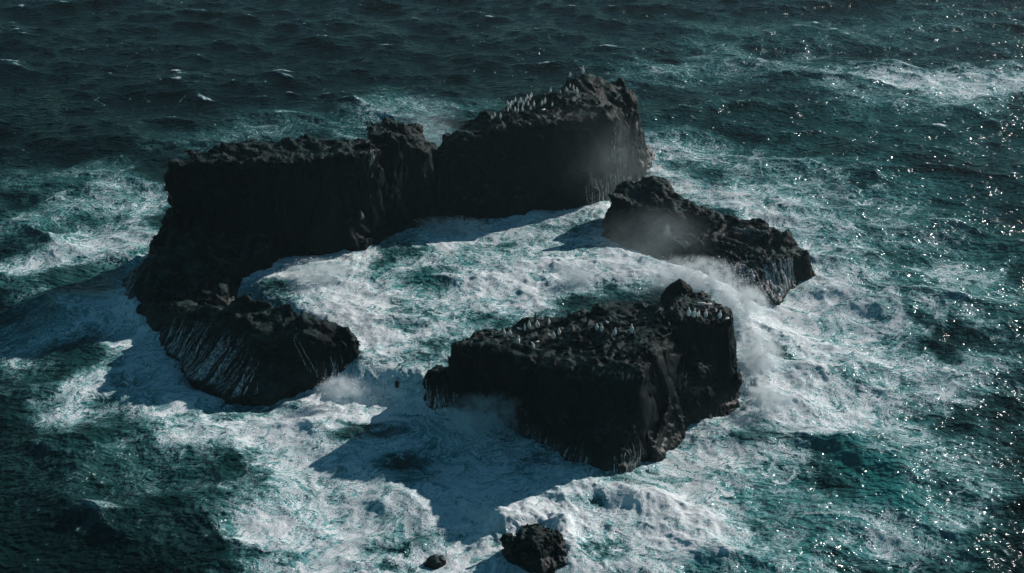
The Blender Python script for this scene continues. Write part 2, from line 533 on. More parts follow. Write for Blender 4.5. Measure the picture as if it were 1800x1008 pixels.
right, right_bvh = build_rock('sloping_rock', [
    Lobe([(1063, 440, BAY), (1110, 465, BAY), (1180, 485, BAY), (1250, 500, 1), (1330, 537, 0), (1360, 532, 0), (1400, 496, 0), (1434, 489, 0), (30, 143), (22, 147), (14, 151), (10, 150.5)],
         [(1070, 349, 146.3), (1150, 364, 145.5), (1210, 420, 141), (1300, 452, 136.5), (1370, 452, 135.5), (1412, 442, 137.5), (1390, 404, 140), (1330, 389, 143), (1240, 368, 146), (1205, 350, 148), (1170, 319, 151), (1085, 321, 151)], skirt=0.3),
], 0.15, seed=4, amp=0.85,
    guano=[([A(1300, 400, 141), A(1340, 405, 140)], 1.3, 0.8), ([A(1240, 420, 141), A(1260, 440, 139)], 0.9, 0.6)],
    label='sloping black rock on the right with white water pouring off its end')

bould, bould_bvh = build_rock('boulder', [
    Blob(933, 968, 86.6, (2.2, 1.9, 1.6)), Blob(945, 995, 85.8, (1.9, 1.7, 1.5)), Blob(912, 975, 86.6, (1.4, 1.5, 1.2)),
], 0.075, seed=9, amp=0.95, label='rounded wave-washed boulder alone at the bottom edge of the picture')
for (px, py, z, r, lab) in ((762, 990, -0.05, (0.7, 0.6, 0.5), 'small black rock poking out of the foam left of the boulder'),
                            (698, 676, 0.9, (0.4, 0.5, 0.7), 'small dark rock in the cascade beside the flat-topped rock')):
    x, y = P(px, py, z)
    bl = Blob(px, py, y, r); bl.c = (x, y, z)
    build_rock('small_rock', [bl], 0.07, seed=px, amp=0.3, label=lab)

# ------------------------------------------------------------------ sea
def build_sea():
    # grid: fine where the rocks stand, coarser towards the horizon
    ys = [62.0]
    while ys[-1] < 300: ys.append(ys[-1] + 0.115 * (max(ys[-1], 85) / 95.0) ** 1.35)
    st = 1.0
    while ys[-1] < 9000: ys.append(ys[-1] + st); st *= 1.35
    pre = []; st = 0.5; y = 62.0
    while y > -3000: y -= st; st *= 1.5; pre.append(y)
    ys = np.array(pre[::-1] + ys)
    s = list(np.linspace(-1, 1, 1021)); ext = []; st = 0.01; v = 1.0
    while v < 45: v += st; st *= 1.4; ext.append(v)
    s = np.array([-e for e in ext[::-1]] + s + ext)
    hw = 14 + 0.46 * np.maximum(ys, 60)
    X = (s[:, None] * hw[None]).astype(np.float64); Y = np.repeat(ys[None], len(s), 0)
    nx, ny = X.shape

    # --- wave spectrum
    def ocean(n, L, lp, sig, wdir, seed, chop, kmax=1e9):
        g = np.random.default_rng(seed)
        k1 = np.fft.fftfreq(n) * n * 2 * np.pi / L
        kx, ky = np.meshgrid(k1, k1, indexing='ij'); k = np.hypot(kx, ky); k[0, 0] = 1
        kp = 2 * np.pi / lp
        cosw = (kx * math.cos(wdir) + ky * math.sin(wdir)) / k
        S = k ** -4.0 * np.exp(-1.2 * (kp / k) ** 2) * (0.12 + 0.88 * cosw ** 2) * np.where(cosw < 0, 0.35, 1) * (k < kmax)
        S[0, 0] = 0
        H = np.sqrt(S) * (g.normal(size=(n, n)) + 1j * g.normal(size=(n, n)))
        h = np.fft.ifft2(H).real; sc = sig / h.std()
        H *= sc
        h *= sc
        dx = np.fft.ifft2(1j * kx / k * H).real * chop; dy = np.fft.ifft2(1j * ky / k * H).real * chop
        jxx = 1 - np.fft.ifft2(kx * kx / k * H).real * chop
        jyy = 1 - np.fft.ifft2(ky * ky / k * H).real * chop
        jxy = -np.fft.ifft2(kx * ky / k * H).real * chop
        J = jxx * jyy - jxy ** 2
        return [a.astype(np.float32) for a in (h, dx, dy, J)]
    o1 = ocean(1024, 141.0, 25.0, 0.33, R(255), 21, 1.15, kmax=2.6)
    o2 = ocean(512, 38.0, 4.2, 0.035, R(228), 22, 1.2, kmax=14)
    q1 = np.percentile(o1[3], [0.25, 2.2, 6.0]); q2 = np.percentile(o2[3], [0.5, 5.0])
    def wave(x, y, i):
        c, s_ = math.cos(0.5), math.sin(0.5)
        a = samp(o1[i], x, y, 141.0)
        xr, yr = x * c - y * s_, x * s_ + y * c
        return a, samp(o2[i], xr, yr, 38.0)

    core = (np.abs(X) < 230) & (Y > 40) & (Y < 420)
    n1 = field(512, 1.6, 31, lo=2); n2 = field(512, 1.9, 32, lo=4)

    # --- level of the water: high inside the ring, spilling out over the sills
    bay = [P(*q, BAY) for q in ((395, 490), (490, 425), (690, 390), (900, 348), (1075, 338), (1105, 425), (1215, 468), (1300, 510), (1240, 570), (940, 600), (800, 650), (735, 662), (610, 650), (560, 575))]
    sdb = np.full(X.shape, 99.0); sdb[core] = poly_sd(X[core], Y[core], bay)
    lev = BAY * sstep(2.6, -2.2, sdb)

    sdr = np.full(X.shape, 99.0, np.float32)
    near = core & (np.abs(X) < 75) & (Y > 75) & (Y < 200)
    xn, yn = X[near], Y[near]
    dr = np.full(xn.shape, 99.0, np.float32)
    for bpoly in BASES: dr = np.minimum(dr, poly_sd(xn, yn, bpoly))
    sdr[near] = dr

    # --- foam cover (0..1), laid down where the sea breaks
    Fm = np.zeros(X.shape, np.float32); Ae = np.zeros(X.shape, np.float32); Ch = np.zeros(X.shape, np.float32)
    def stroke(pts, w, foam=0.0, aer=0.0, churn=0.0, up=0.0):
        q = [P(*p) for p in pts]
        if len(q) == 1: q = q * 2
        x0 = min(a for a, _ in q) - 2.2 * w; x1 = max(a for a, _ in q) + 2.2 * w
        y0 = min(b_ for _, b_ in q) - 2.2 * w; y1 = max(b_ for _, b_ in q) + 2.2 * w
        m = core & (X > x0) & (X < x1) & (Y > y0) & (Y < y1)
        xx, yy = X[m], Y[m]
        wob = 1 + 0.28 * samp(n1, xx, yy, 34.0)
        d = line_d(xx, yy, q) / np.maximum(w * wob, 0.05)
        g = np.exp(-d * d * 1.1)
        Fm[m] = 1 - (1 - Fm[m]) * (1 - np.clip(foam, -1, 1) * g) if foam >= 0 else Fm[m] * (1 + foam * g)
        Ae[m] = 1 - (1 - Ae[m]) * (1 - aer * g) if aer >= 0 else Ae[m] * (1 + aer * g)
        Ch[m] = np.maximum(Ch[m], churn * g)
        if up: lev[m] += up * g * 0.8
    STROKES(stroke)
    ring = np.exp(-np.maximum(sdr, 0) / 3.2)
    Fm = 1 - (1 - Fm) * (1 - 0.5 * ring)
    Ae = 1 - (1 - Ae) * (1 - 0.5 * np.exp(-np.maximum(sdr, 0) / 8.0))
    Ch = np.maximum(Ch, 0.75 * np.exp(-np.maximum(sdr, 0) / 1.6) * (sdr < 50))
    far = np.clip((Y - 60) / 200, 0, 1)

    # --- move the surface
    h1, h2 = wave(X, Y, 0); dx1, dx2 = wave(X, Y, 1); dy1, dy2 = wave(X, Y, 2); J1, J2 = wave(X, Y, 3)
    calm = 1 - 0.45 * sstep(6, -2, sdb)
    Z = lev + (h1 * calm + h2)
    Zc = np.zeros(X.shape, np.float32)
    xx, yy = X[core], Y[core]
    lum = samp(n2, xx, yy, 26.0) * 0.5 + samp(n2, yy * 0.9, xx, 11.3) * 0.3 + samp(n2, xx + 3, yy, 5.1) * 0.14
    Zc[core] = (0.35 + lum) * Ch[core] * 0.15
    Z = Z + Zc
    DX = (dx1 * calm + dx2); DY = (dy1 * calm + dy2)
    # whitecaps where the crests fold
    cap = sstep(q1[1], q1[0], J1) * 0.75 + sstep(q1[2], q1[1], J1) * 0.2
    cap2 = sstep(q2[1], q2[0], J2) * 0.6 * sstep(-0.2, 0.9, samp(n1, X, Y, 61.0))
    gust = sstep(-0.2, 1.6, samp(n1, X, Y, 160.0))
    Fm = 1 - (1 - Fm) * (1 - np.clip(cap * (0.35 + 0.75 * gust), 0, 1)) * (1 - cap2 * 0.6)
    Ae = np.clip(Ae + 0.25 * sstep(0.0, 1.3, h1) * (0.3 + Ae), 0, 1)

    # --- the eddies have drawn the foam out into threads: carry the pattern back along them
    p1 = field(512, 2.4, 41, lo=3, hi=60); p2 = field(512, 2.2, 42, lo=4, hi=90)
    def curl(f):
        return (np.roll(f, -1, 1) - np.roll(f, 1, 1)), -(np.roll(f, -1, 0) - np.roll(f, 1, 0))
    u1, v1 = curl(p1); s1 = np.hypot(u1, v1).mean(); u1 /= s1; v1 /= s1
    u2, v2 = curl(p2); s2 = np.hypot(u2, v2).mean(); u2 /= s2; v2 /= s2
    fx, fy = X[core].astype(np.float32), Y[core].astype(np.float32)
    for i in range(14):
        ax = samp(u1, fx, fy, 46.0) * 0.26 + samp(u2, fx, fy, 15.0) * 0.11
        ay = samp(v1, fx, fy, 46.0) * 0.26 + samp(v2, fx, fy, 15.0) * 0.11
        fx = fx - ax; fy = fy - ay
    FX, FY = X.copy(), Y.copy(); FX[core] = fx; FY[core] = fy

    co = np.stack([X + DX, Y + DY, Z], -1).reshape(-1, 3)
    i = np.arange(nx - 1)[:, None] * ny + np.arange(ny - 1)[None]
    quads = np.stack([i, i + ny, i + ny + 1, i + 1], -1).reshape(-1, 4)
    me = mesh_from('sea', co, quads)
    fattr(me, 'foam', np.clip(Fm, 0, 1)); fattr(me, 'aerated', Ae); fattr(me, 'churn', Ch)
    vattr(me, 'flow', np.stack([FX, FY, np.zeros_like(FX)], -1).reshape(-1, 3))
    o = link('sea', me, M_SEA)
    tag(o, kind='structure')
    return o

def STROKES(S):
    # left of the ridge
    S([(265, 350), (230, 400), (120, 440), (20, 470)], 4.0, 0.56, 0.8)
    S([(260, 420), (120, 455)], 3.0, 0.5, 0.6)
    S([(0, 400), (80, 380), (200, 350)], 5.0, 0.35, 0.6)
    S([(200, 300), (60, 320)], 6.0, 0.25, 0.35)
    S([(40, 600), (170, 560), (230, 520)], 6.0, 0.55, 0.5)
    S([(250, 560), (290, 640), (350, 700)], 5.0, 0.72, 0.6, 0.2)
    S([(230, 640), (150, 680), (120, 740)], 2.2, 0.62, 0.5, 0.15)
    S([(200, 690), (300, 740)], 3.0, 0.4, 0.3)
    # wash below the low rock and the shadowed apron of the flat rock
    S([(330, 760), (450, 780), (560, 760)], 3.0, 0.5, 0.5)
    S([(450, 740), (560, 720), (640, 730)], 3.5, 0.85, 0.6, 0.45)
    S([(580, 690), (630, 715), (700, 700)], 3.4, 1.0, 0.8, 0.9)
    S([(560, 800), (700, 780), (820, 760)], 5.0, 0.75, 0.7, 0.2)
    S([(640, 880), (780, 860), (930, 850)], 5.5, 0.72, 0.7, 0.15)
    S([(540, 955), (640, 980), (800, 985)], 3.5, 0.72, 0.6, 0.4)
    S([(560, 920), (680, 930), (800, 920)], 3.0, 0.7, 0.6, 0.3)
    S([(500, 1005), (600, 1010), (800, 1010)], 2.6, 0.6, 0.6, 0.3)
    S([(510, 860), (470, 960)], 2.0, 0.45, 0.5)
    S([(250, 800), (380, 860), (430, 900)], 4.0, 0.2, 0.25)
    S([(0, 800), (150, 870), (300, 940)], 5.0, 0.10, 0.05)
    S([(540, 850)], 2.0, -0.3, 0)
    # breaker round the boulder
    S([(860, 930), (900, 895), (980, 880), (1080, 875), (1180, 895), (1240, 925)], 2.6, 0.95, 0.9, 0.8, 0.55)
    S([(1000, 905), (1080, 905), (1160, 915)], 2.6, 0.85, 0.9, 0.6)
    S([(1000, 930), (1100, 940), (1180, 960)], 3.0, 0.75, 0.8, 0.6)
    S([(850, 1000), (900, 1015), (1000, 1010), (1100, 1000)], 2.5, 0.75, 0.7, 0.5, 0.3)
    S([(985, 935), (1000, 975)], 1.3, 0.95, 0.8, 0.9, 0.8)
    S([(880, 935), (930, 915)], 1.2, 0.95, 0.8, 0.9, 0.7)
    # inside the ring
    S([(480, 480), (560, 470), (640, 480)], 4.0, 0.85, 0.9, 0.8)
    S([(420, 498), (450, 500), (560, 530), (640, 570)], 3.4, 0.9, 0.8, 0.6)
    S([(620, 600), (680, 620), (760, 610)], 4.5, 0.85, 0.8, 0.5)
    S([(640, 540), (760, 560), (900, 550)], 5.0, 0.6, 1.0, 0.2)
    S([(700, 500), (850, 480), (980, 470)], 5.0, 0.58, 1.0, 0.2)
    S([(600, 500), (720, 520), (820, 500)], 3.0, -0.3, 0.8)
    S([(780, 450), (900, 420), (1050, 385)], 3.0, 0.80, 0.8, 0.5)
    S([(860, 520), (960, 500), (1060, 490)], 2.6, 0.8, 0.9, 0.7, 0.25)
    S([(940, 540), (1060, 520), (1160, 500)], 3.6, 0.85, 0.9, 0.8, 0.2)
    S([(970, 450), (1060, 440)], 3.0, 0.45, 0.6)
    # out through the gap and down the right side
    S([(1240, 500), (1310, 560), (1330, 640), (1350, 700)], 3.2, 1.0, 0.9, 0.9, 0.55)
    S([(1330, 560), (1400, 600), (1450, 680)], 4.0, 0.75, 0.8, 0.6)
    S([(1360, 540), (1450, 520), (1560, 560)], 5.0, 0.62, 0.8, 0.3)
    S([(1440, 600), (1560, 640), (1680, 660)], 6.0, 0.62, 0.8, 0.3)
    S([(1300, 740), (1400, 730), (1500, 720)], 4.0, 0.68, 0.8, 0.4)
    S([(1180, 800), (1300, 790), (1400, 800)], 4.0, 0.62, 0.7, 0.3)
    S([(1200, 870), (1350, 880), (1500, 930)], 4.5, 0.38, 0.95, 0.2)
    S([(1150, 960), (1300, 980), (1450, 990)], 4.5, 0.38, 0.95, 0.2)
    S([(1500, 980), (1620, 940)], 4.0, 0.38, 0.8)
    S([(1560, 740), (1650, 790), (1720, 860)], 5.0, 0.4, 0.55)
    S([(1640, 540), (1740, 480)], 6.0, 0.40, 0.6)
    # swell standing up on the right with a clean green face
    S([(1430, 765), (1520, 805), (1600, 885)], 3.0, 0, 0.85, 0, 0.5)
    S([(1440, 790), (1510, 835), (1580, 890)], 1.7, -0.9, 0.95, 0, -0.1)
    S([(1380, 760), (1450, 757)], 1.5, 0.8, 0.6, 0.5)
    # behind, on the right
    S([(1150, 290), (1200, 330), (1280, 360)], 5.0, 0.62, 0.7, 0.2)
    S([(1300, 370), (1400, 420), (1480, 480)], 6.0, 0.52, 0.75, 0.2)
    S([(1200, 260), (1350, 300), (1500, 340)], 8.0, 0.38, 0.6)
    S([(1450, 380), (1600, 420)], 7.0, 0.35, 0.55)
    S([(1600, 140), (1700, 150), (1800, 140)], 8.0, 0.68, 0.6)
    S([(1150, 130), (1300, 110), (1450, 130), (1600, 180)], 9.0, 0.30, 0.4)
    S([(1300, 60), (1500, 60), (1700, 40)], 12.0, 0.16, 0.25)
    S([(780, 225), (700, 190), (760, 200)], 7.0, 0.35, 0.45)
    S([(600, 215), (480, 225), (380, 235)], 7.0, 0.22, 0.3)
    S([(1500, 210), (1700, 230)], 14.0, 0.0, 0.3)  # no foam: brighter light on the right-hand sea put into the water colour
    S([(1650, 350), (1750, 450)], 14.0, 0.0, 0.3)  # likewise, brightness painted into the water colour

sea = build_sea()

# ------------------------------------------------------------------ white water running off the rocks
def mat_white():
    m, nt, out = new_mat('running_white_water'); b = NB(nt)
    tc = b.n('ShaderNodeTexCoord').outputs['Object']
    n = b.noise(b.vscale(tc, (6.0, 6.0, 1.3)), 1.0, 4, 0.6)
    col = b.mix(b.mapr(n, 0.3, 0.7), (0.42, 0.50, 0.53, 1), (0.78, 0.80, 0.82, 1))
    p = b.bsdf(col, 0.45, 0.3)
    t = b.n('ShaderNodeBsdfTransparent')
    mx = b.n('ShaderNodeMixShader')
    b.put(mx.inputs[0], b.mapr(b.noise(b.vscale(tc, (5.0, 5.0, 0.8)), 1.0, 3, 0.6), 0.36, 0.66, 0.04, 0.68))
    nt.links.new(t.outputs[0], mx.inputs[1]); nt.links.new(p.outputs[0], mx.inputs[2])
    nt.links.new(mx.outputs[0], out.inputs[0])
    return m
M_WHITE = mat_white()
CAM = Vector((0, 0, CAM_H))

def hit(px, py, bvh):
    d = Vector(ray(px, py)).normalized()
    return bvh.ray_cast(CAM, d)[:2]

def strands(bvh, line, n, width, label, seed=1, drift=(0, 0), maxlen=60, jit=6, zend=0.05, flat=0.72, src=0, name='waterfall'):
    rg = random.Random(seed)
    V, Q = [], []
    for i in range(n):
        t = (i + rg.random()) / n * (len(line) - 1)
        k = min(int(t), len(line) - 2); f = t - k
        if src: t = math.floor(t * src / (len(line) - 1)) / src * (len(line) - 1) + rg.uniform(0, 0.35) * (len(line) - 1) / src; k = min(int(t), len(line) - 2); f = t - k
        px = line[k][0] * (1 - f) + line[k + 1][0] * f + rg.uniform(-jit, jit)
        py = line[k][1] * (1 - f) + line[k + 1][1] * f + rg.uniform(-jit, jit) * 1.5
        loc, nor = hit(px, py, bvh)
        if loc is None or nor.z > flat: continue
        pts = []
        wig = rg.uniform(-0.2, 0.2)
        p = loc.copy()
        for q in range(rg.randint(int(maxlen * 0.7), maxlen)):
            pts.append((p.copy(), nor.copy()))
            g = Vector((drift[0] + wig + rg.uniform(-0.1, 0.1), drift[1] + rg.uniform(-0.1, 0.1), -1.0))
            g -= nor * g.dot(nor)
            out = nor.copy(); out.z = 0
            if g.length < 0.15: g = g + out * 0.5 + Vector((0, 0, -0.2))
            g.normalize()
            p2, n2, _, _ = bvh.find_nearest(p + g * 0.24 + out * 0.03)
            if p2 is None or p2.z < zend or (p2 - p).length < 0.015: break
            nor = (nor * 0.6 + n2 * 0.4).normalized(); p = p2
        if len(pts) < 4: continue
        w0 = width * (0.4 + 2.2 * rg.random() ** 3)
        base = len(V); m = len(pts)
        for j, (a, nn) in enumerate(pts):
            b_ = pts[min(j + 1, m - 1)][0]; c = pts[max(j - 1, 0)][0]
            tan = (b_ - c)
            if tan.length < 1e-5: tan = Vector((0, 0, -1))
            tan.normalize()
            side = tan.cross(nn)
            if side.length < 1e-4: side = Vector((1, 0, 0))
            side.normalize(); up = side.cross(tan)
            fr = j / (m - 1)
            w = w0 * (0.25 + 0.9 * fr) * min(1, (m - 1 - j) * 0.5 + 0.25) * rg.uniform(0.75, 1.25)
            ctr = a + nn * 0.05
            for (sx, sy) in ((-1, -0.15), (0, 0.55), (1, -0.15), (0, -0.4)):
                V.append(ctr + side * (w * sx) + up * (w * sy))
        for j in range(m - 1):
            for e in range(4):
                a = base + j * 4 + e; b_ = base + j * 4 + (e + 1) % 4
                Q.append((a, b_, b_ + 4, a + 4))
    if not Q: print('no strands', label); return None
    o = link(name, mesh_from(name, np.array([tuple(v) for v in V]), np.array(Q)), M_WHITE)
    tag(o, label, 'running water', kind='stuff')
    return o

strands(ridge_bvh, [(268, 432), (240, 470), (228, 505), (245, 530)], 70, 0.075, 'white streaks of water sliding down the left foot of the ridge', 1, (-0.5, -0.2), src=9)
strands(knee_bvh, [(305, 562), (345, 575), (390, 590), (430, 605)], 110, 0.06, 'fan of white water threads draining down the left side of the low rock', 2, (-0.45, -0.1), 120, 10, src=11)
strands(knee_bvh, [(430, 600), (450, 660)], 26, 0.04, 'thin threads of water on the front face of the low rock', 3, (-0.25, 0), 70, 18)
strands(knee_bvh, [(506, 556), (514, 566)], 7, 0.07, 'single trickle winding down the middle of the low rock', 4, (0.35, 0), 90, 2)
strands(knee_bvh, [(555, 635), (605, 635)], 22, 0.055, 'short trickles at the right foot of the low rock', 5, (0.1, 0), 60, 12)
strands(right_bvh, [(1240, 468), (1290, 458), (1350, 460), (1400, 450)], 120, 0.08, 'white cascades pouring off the end of the sloping rock', 6, (0.15, -0.1), 60, 8, flat=0.9, src=12)
for q, (cx, cy, nn, lab) in enumerate(((1268, 462, 18, 'leftmost broad fall of white water at the end of the sloping rock'), (1300, 466, 20, 'second broad fall of white water from the spray burst'),
                                       (1345, 470, 14, 'third broad fall of white water, right of the middle of the cascades'), (1385, 455, 12, 'rightmost broad fall of white water at the end of the sloping rock'))):
    strands(right_bvh, [(cx - 6, cy), (cx + 6, cy)], nn, 0.15, lab, 70 + q, (0.12, -0.1), 70, 4, flat=0.97)
strands(front_bvh, [(925, 762), (970, 782), (1040, 808)], 90, 0.05, 'thin veil of water under the dark face of the flat-topped rock', 8, (0, 0), 40, 9)
strands(front_bvh, [(750, 675), (790, 695), (830, 710)], 40, 0.055, 'water running off the left step of the flat-topped rock', 9, (0, 0), 40, 8)
strands(front_bvh, [(1080, 800), (1110, 790), (1140, 800)], 24, 0.055, 'trickles at the near corner of the flat-topped rock', 10, (0, 0), 50, 10)
strands(ridge_bvh, [(1040, 320), (1060, 320), (1085, 300), (1128, 275)], 40, 0.05, 'pale rivulets on the right end of the ridge', 11, (0, 0), 50, 14)

# ------------------------------------------------------------------ spray and mist
def mat_spray(name, dens, scale, col=(0.93, 0.96, 0.98, 1), lo=0.42, hi=0.68):
    m, nt, out = new_mat(name); b = NB(nt)
    tc = b.n('ShaderNodeTexCoord').outputs['Object']
    pos = b.n('ShaderNodeNewGeometry').outputs['Position']
    ln = b.n('ShaderNodeVectorMath', operation='LENGTH'); nt.links.new(tc, ln.inputs[0])
    fall = b.mapr(ln.outputs['Value'], 1.0, 0.25)
    nz = b.mapr(b.noise(pos, scale, 4, 0.62), lo, hi)
    v = b.n('ShaderNodeVolumePrincipled')
    v.inputs['Color'].default_value = col
    v.inputs['Anisotropy'].default_value = 0.15
    b.put(v.inputs['Density'], b.math('MULTIPLY', b.math('MULTIPLY', fall, nz), dens))
    nt.links.new(v.outputs[0], out.inputs['Volume'])
    return m
M_SPRAY = mat_spray('dense_spray', 1.9, 1.0, (0.86, 0.97, 1.0, 1), 0.42, 0.68)
M_MIST = mat_spray('thin_mist', 0.055, 0.20, (0.80, 0.96, 1.0, 1), 0.25, 0.75)

def ico(name, sub=3):
    import bmesh
    bm = bmesh.new(); bmesh.ops.create_icosphere(bm, subdivisions=sub, radius=1.0)
    me = bpy.data.meshes.new(name); bm.to_mesh(me); bm.free()
    return me

def droplets(parent, c, r, n, seed, size=0.04):
    g = np.random.default_rng(seed)
    d = g.normal(size=(n, 3)); d /= np.linalg.norm(d, axis=1, keepdims=True)
    d *= (g.random((n, 1)) ** 0.45)
    p = d * np.array(r) + np.array(c)
    p[:, 2] = np.abs(p[:, 2] - c[2] + r[2] * 0.4) + c[2] - r[2] * 0.4
    sz = size * (0.4 + g.random((n, 1, 1)) ** 2 * 1.6)
    t = np.array([(1, 1, 1), (-1, -1, 1), (-1, 1, -1), (1, -1, -1)]) * 0.6
    V = (p[:, None] + t[None] * sz).reshape(-1, 3)
    f = np.array([(0, 1, 2), (0, 3, 1), (0, 2, 3), (1, 3, 2)])
    T = (np.arange(n)[:, None, None] * 4 + f[None]).reshape(-1, 3)
    o = link('droplets', mesh_from('droplets', V, tris=T, smooth=False), M_DROP)
    o.parent = parent
    o.matrix_parent_inverse = Matrix.LocRotScale(parent.location, parent.rotation_euler, parent.scale).inverted()
    o['kind'] = 'stuff'
    return o

def mat_drop():
    m, nt, out = new_mat('water_drops'); b = NB(nt)
    tc = b.n('ShaderNodeTexCoord').outputs['Object']
    col = b.mix(b.noise(tc, 0.8, 2), (0.62, 0.68, 0.70, 1), (0.85, 0.87, 0.88, 1))
    nt.links.new(b.bsdf(col, 0.5, 0.3).outputs[0], out.inputs[0])
    return m
M_DROP = mat_drop()

def spray(px, py, z, r, mat, label, nd=0, seed=1, rz=0.0, tilt=0.0):
    x, y = P(px, py, z)
    me = ico('sea_spray')
    o = link('sea_spray', me, mat)
    o.location = (x, y, z); o.scale = r; o.rotation_euler = (0, tilt, rz)
    tag(o, label, 'spray', kind='stuff')
    if nd: droplets(o, (x, y, z), r, nd, seed)
    return o

spray(1215, 490, 2.8, (6.0, 3.2, 2.6), M_SPRAY, 'burst of white spray in the gap between sloping and flat-topped rocks', 1500, 1)
spray(1300, 535, 2.0, (3.6, 3.4, 2.8), M_SPRAY, 'thick spray boiling out of the gap by the falls', 1200, 2)
spray(1335, 620, 1.8, (2.6, 5.0, 2.0), M_SPRAY, 'plume of spray running along the right side of the flat-topped rock', 1200, 3)
spray(1355, 695, 1.2, (2.6, 2.2, 1.5), M_SPRAY, 'puff of spray at the right corner of the flat-topped rock', 600, 4)
spray(1150, 430, 3.5, (8.0, 5.0, 5.0), M_MIST, 'thin mist drifting across the dark side of the sloping rock')
spray(1030, 290, 6.0, (12.0, 5.0, 8.0), M_MIST, 'faint mist hanging before the right end of the ridge')
spray(560, 478, 2.6, (4.2, 2.0, 1.6), M_SPRAY, 'spray leaping at the foot of the ridge inside the ring', 900, 5)
spray(1020, 485, 2.6, (2.6, 1.6, 1.5), M_SPRAY, 'spray off a breaking crest in the middle of the ring', 900, 6)
spray(865, 730, 1.3, (5.0, 2.0, 2.4), M_SPRAY, 'shaded spray thrown up against the flat-topped rock', 900, 7)
spray(640, 700, 0.9, (4.0, 2.8, 1.2), M_MIST, 'spray at the bottom of the cascade between the rocks')
spray(600, 682, 1.1, (2.6, 1.9, 1.2), M_SPRAY, 'white billow where the cascade leaves the low rock', 500, 14)
spray(1108, 862, 0.8, (1.2, 1.0, 1.5), M_SPRAY, 'small burst of spray at the near corner of the flat-topped rock', 500, 9)
spray(760, 235, 2.0, (6.0, 5.0, 6.0), M_MIST, 'faint spray rising behind the notch in the ridge')
spray(790, 398, 2.6, (5.0, 1.6, 1.3), M_SPRAY, 'shaded surf splashing along the foot of the ridge', 700, 11)

# ------------------------------------------------------------------ penguins
def mat_plum(name, front, back):
    m, nt, out = new_mat(name); b = NB(nt)
    tc = b.n('ShaderNodeTexCoord').outputs['Object']
    sep = b.n('ShaderNodeSeparateXYZ'); nt.links.new(tc, sep.inputs[0])
    f = b.mapr(b.math('ADD', sep.outputs[1], b.math('MULTIPLY', b.noise(tc, 9.0, 3), 0.08)), -0.06, 0.09)
    nt.links.new(b.bsdf(b.mix(f, back, front), 0.7, 0.2).outputs[0], out.inputs[0])
    return m
M_PLUM = mat_plum('white_plumage', (0.93, 0.90, 0.85, 1), (0.88, 0.85, 0.80, 1))
M_DARKP = mat_plum('dark_plumage', (0.035, 0.035, 0.035, 1), (0.02, 0.02, 0.02, 1))
M_BEAK = mat_plum('beak_and_feet', (0.10, 0.06, 0.04, 1), (0.06, 0.045, 0.035, 1))

RINGS = [(0.02, .06, .06, 0), (0.06, .13, .12, 0), (0.16, .175, .165, .01), (0.32, .195, .19, .02), (0.48, .18, .175, .015), (0.62, .15, .14, 0),
         (0.71, .105, .10, .005), (0.78, .070, .075, .015), (0.85, .085, .10, .03), (0.92, .080, .09, .03), (0.97, .052, .06, .025), (0.995, .012, .015, .02)]
def bird_body(lean=0.0, nod=0.0, yaw=0.0, lie=False):
    V, Q = [], []; ns = 12
    for (z, rx, ry, oy) in RINGS:
        for k in range(ns):
            a = 2 * math.pi * k / ns
            x, y = rx * math.cos(a), ry * math.sin(a) + oy
            if z > 0.7:
                c, s_ = math.cos(yaw), math.sin(yaw); x, y = x * c - y * s_, x * s_ + y * c
                y += nod * (z - 0.7)
            V.append(bend(x, y, z, lean, lie))
    for r in range(len(RINGS) - 1):
        for k in range(ns):
            a = r * ns + k; b_ = r * ns + (k + 1) % ns
            Q.append((a, b_, b_ + ns, a + ns))
    nb = len(V)
    V.append(bend(0, 0.0, 0.0, lean, lie)); V.append(bend(0, 0.02, 1.0, lean, lie))
    T = [(nb, (k + 1) % ns, k) for k in range(ns)] + [(nb + 1, (len(RINGS) - 1) * ns + k, (len(RINGS) - 1) * ns + (k + 1) % ns) for k in range(ns)]
    return mesh_from('body', np.array(V), np.array(Q), np.array(T))

def bend(x, y, z, lean, lie):
    if lie:
        return (x, z - 0.5, 0.17 + (-y) * -0.85 + 0.12 * max(0, z - 0.6)) if False else (x, (z - 0.5), 0.17 - y * 0.9 + 0.35 * max(0.0, z - 0.62))
    return (x, y + lean * z * z, z * (1 - 0.25 * abs(lean)))

def solid(name, secs, lean, lie=False, mat=None):
    """a small tapered limb from cross-sections (x, y, z, hx, hy)"""
    V, Q = [], []
    for (x, y, z, hx, hy) in secs:
        for (a, b_) in ((-1, -1), (1, -1), (1, 1), (-1, 1)):
            V.append(bend(x + a * hx, y + b_ * hy, z, lean, lie))
    n = len(secs)
    for r in range(n - 1):
        for k in range(4):
            a = r * 4 + k; b_ = r * 4 + (k + 1) % 4
            Q.append((a, b_, b_ + 4, a + 4))
    Q.append((3, 2, 1, 0)); e = (n - 1) * 4; Q.append((e, e + 1, e + 2, e + 3))
    return mesh_from(name, np.array(V), np.array(Q))

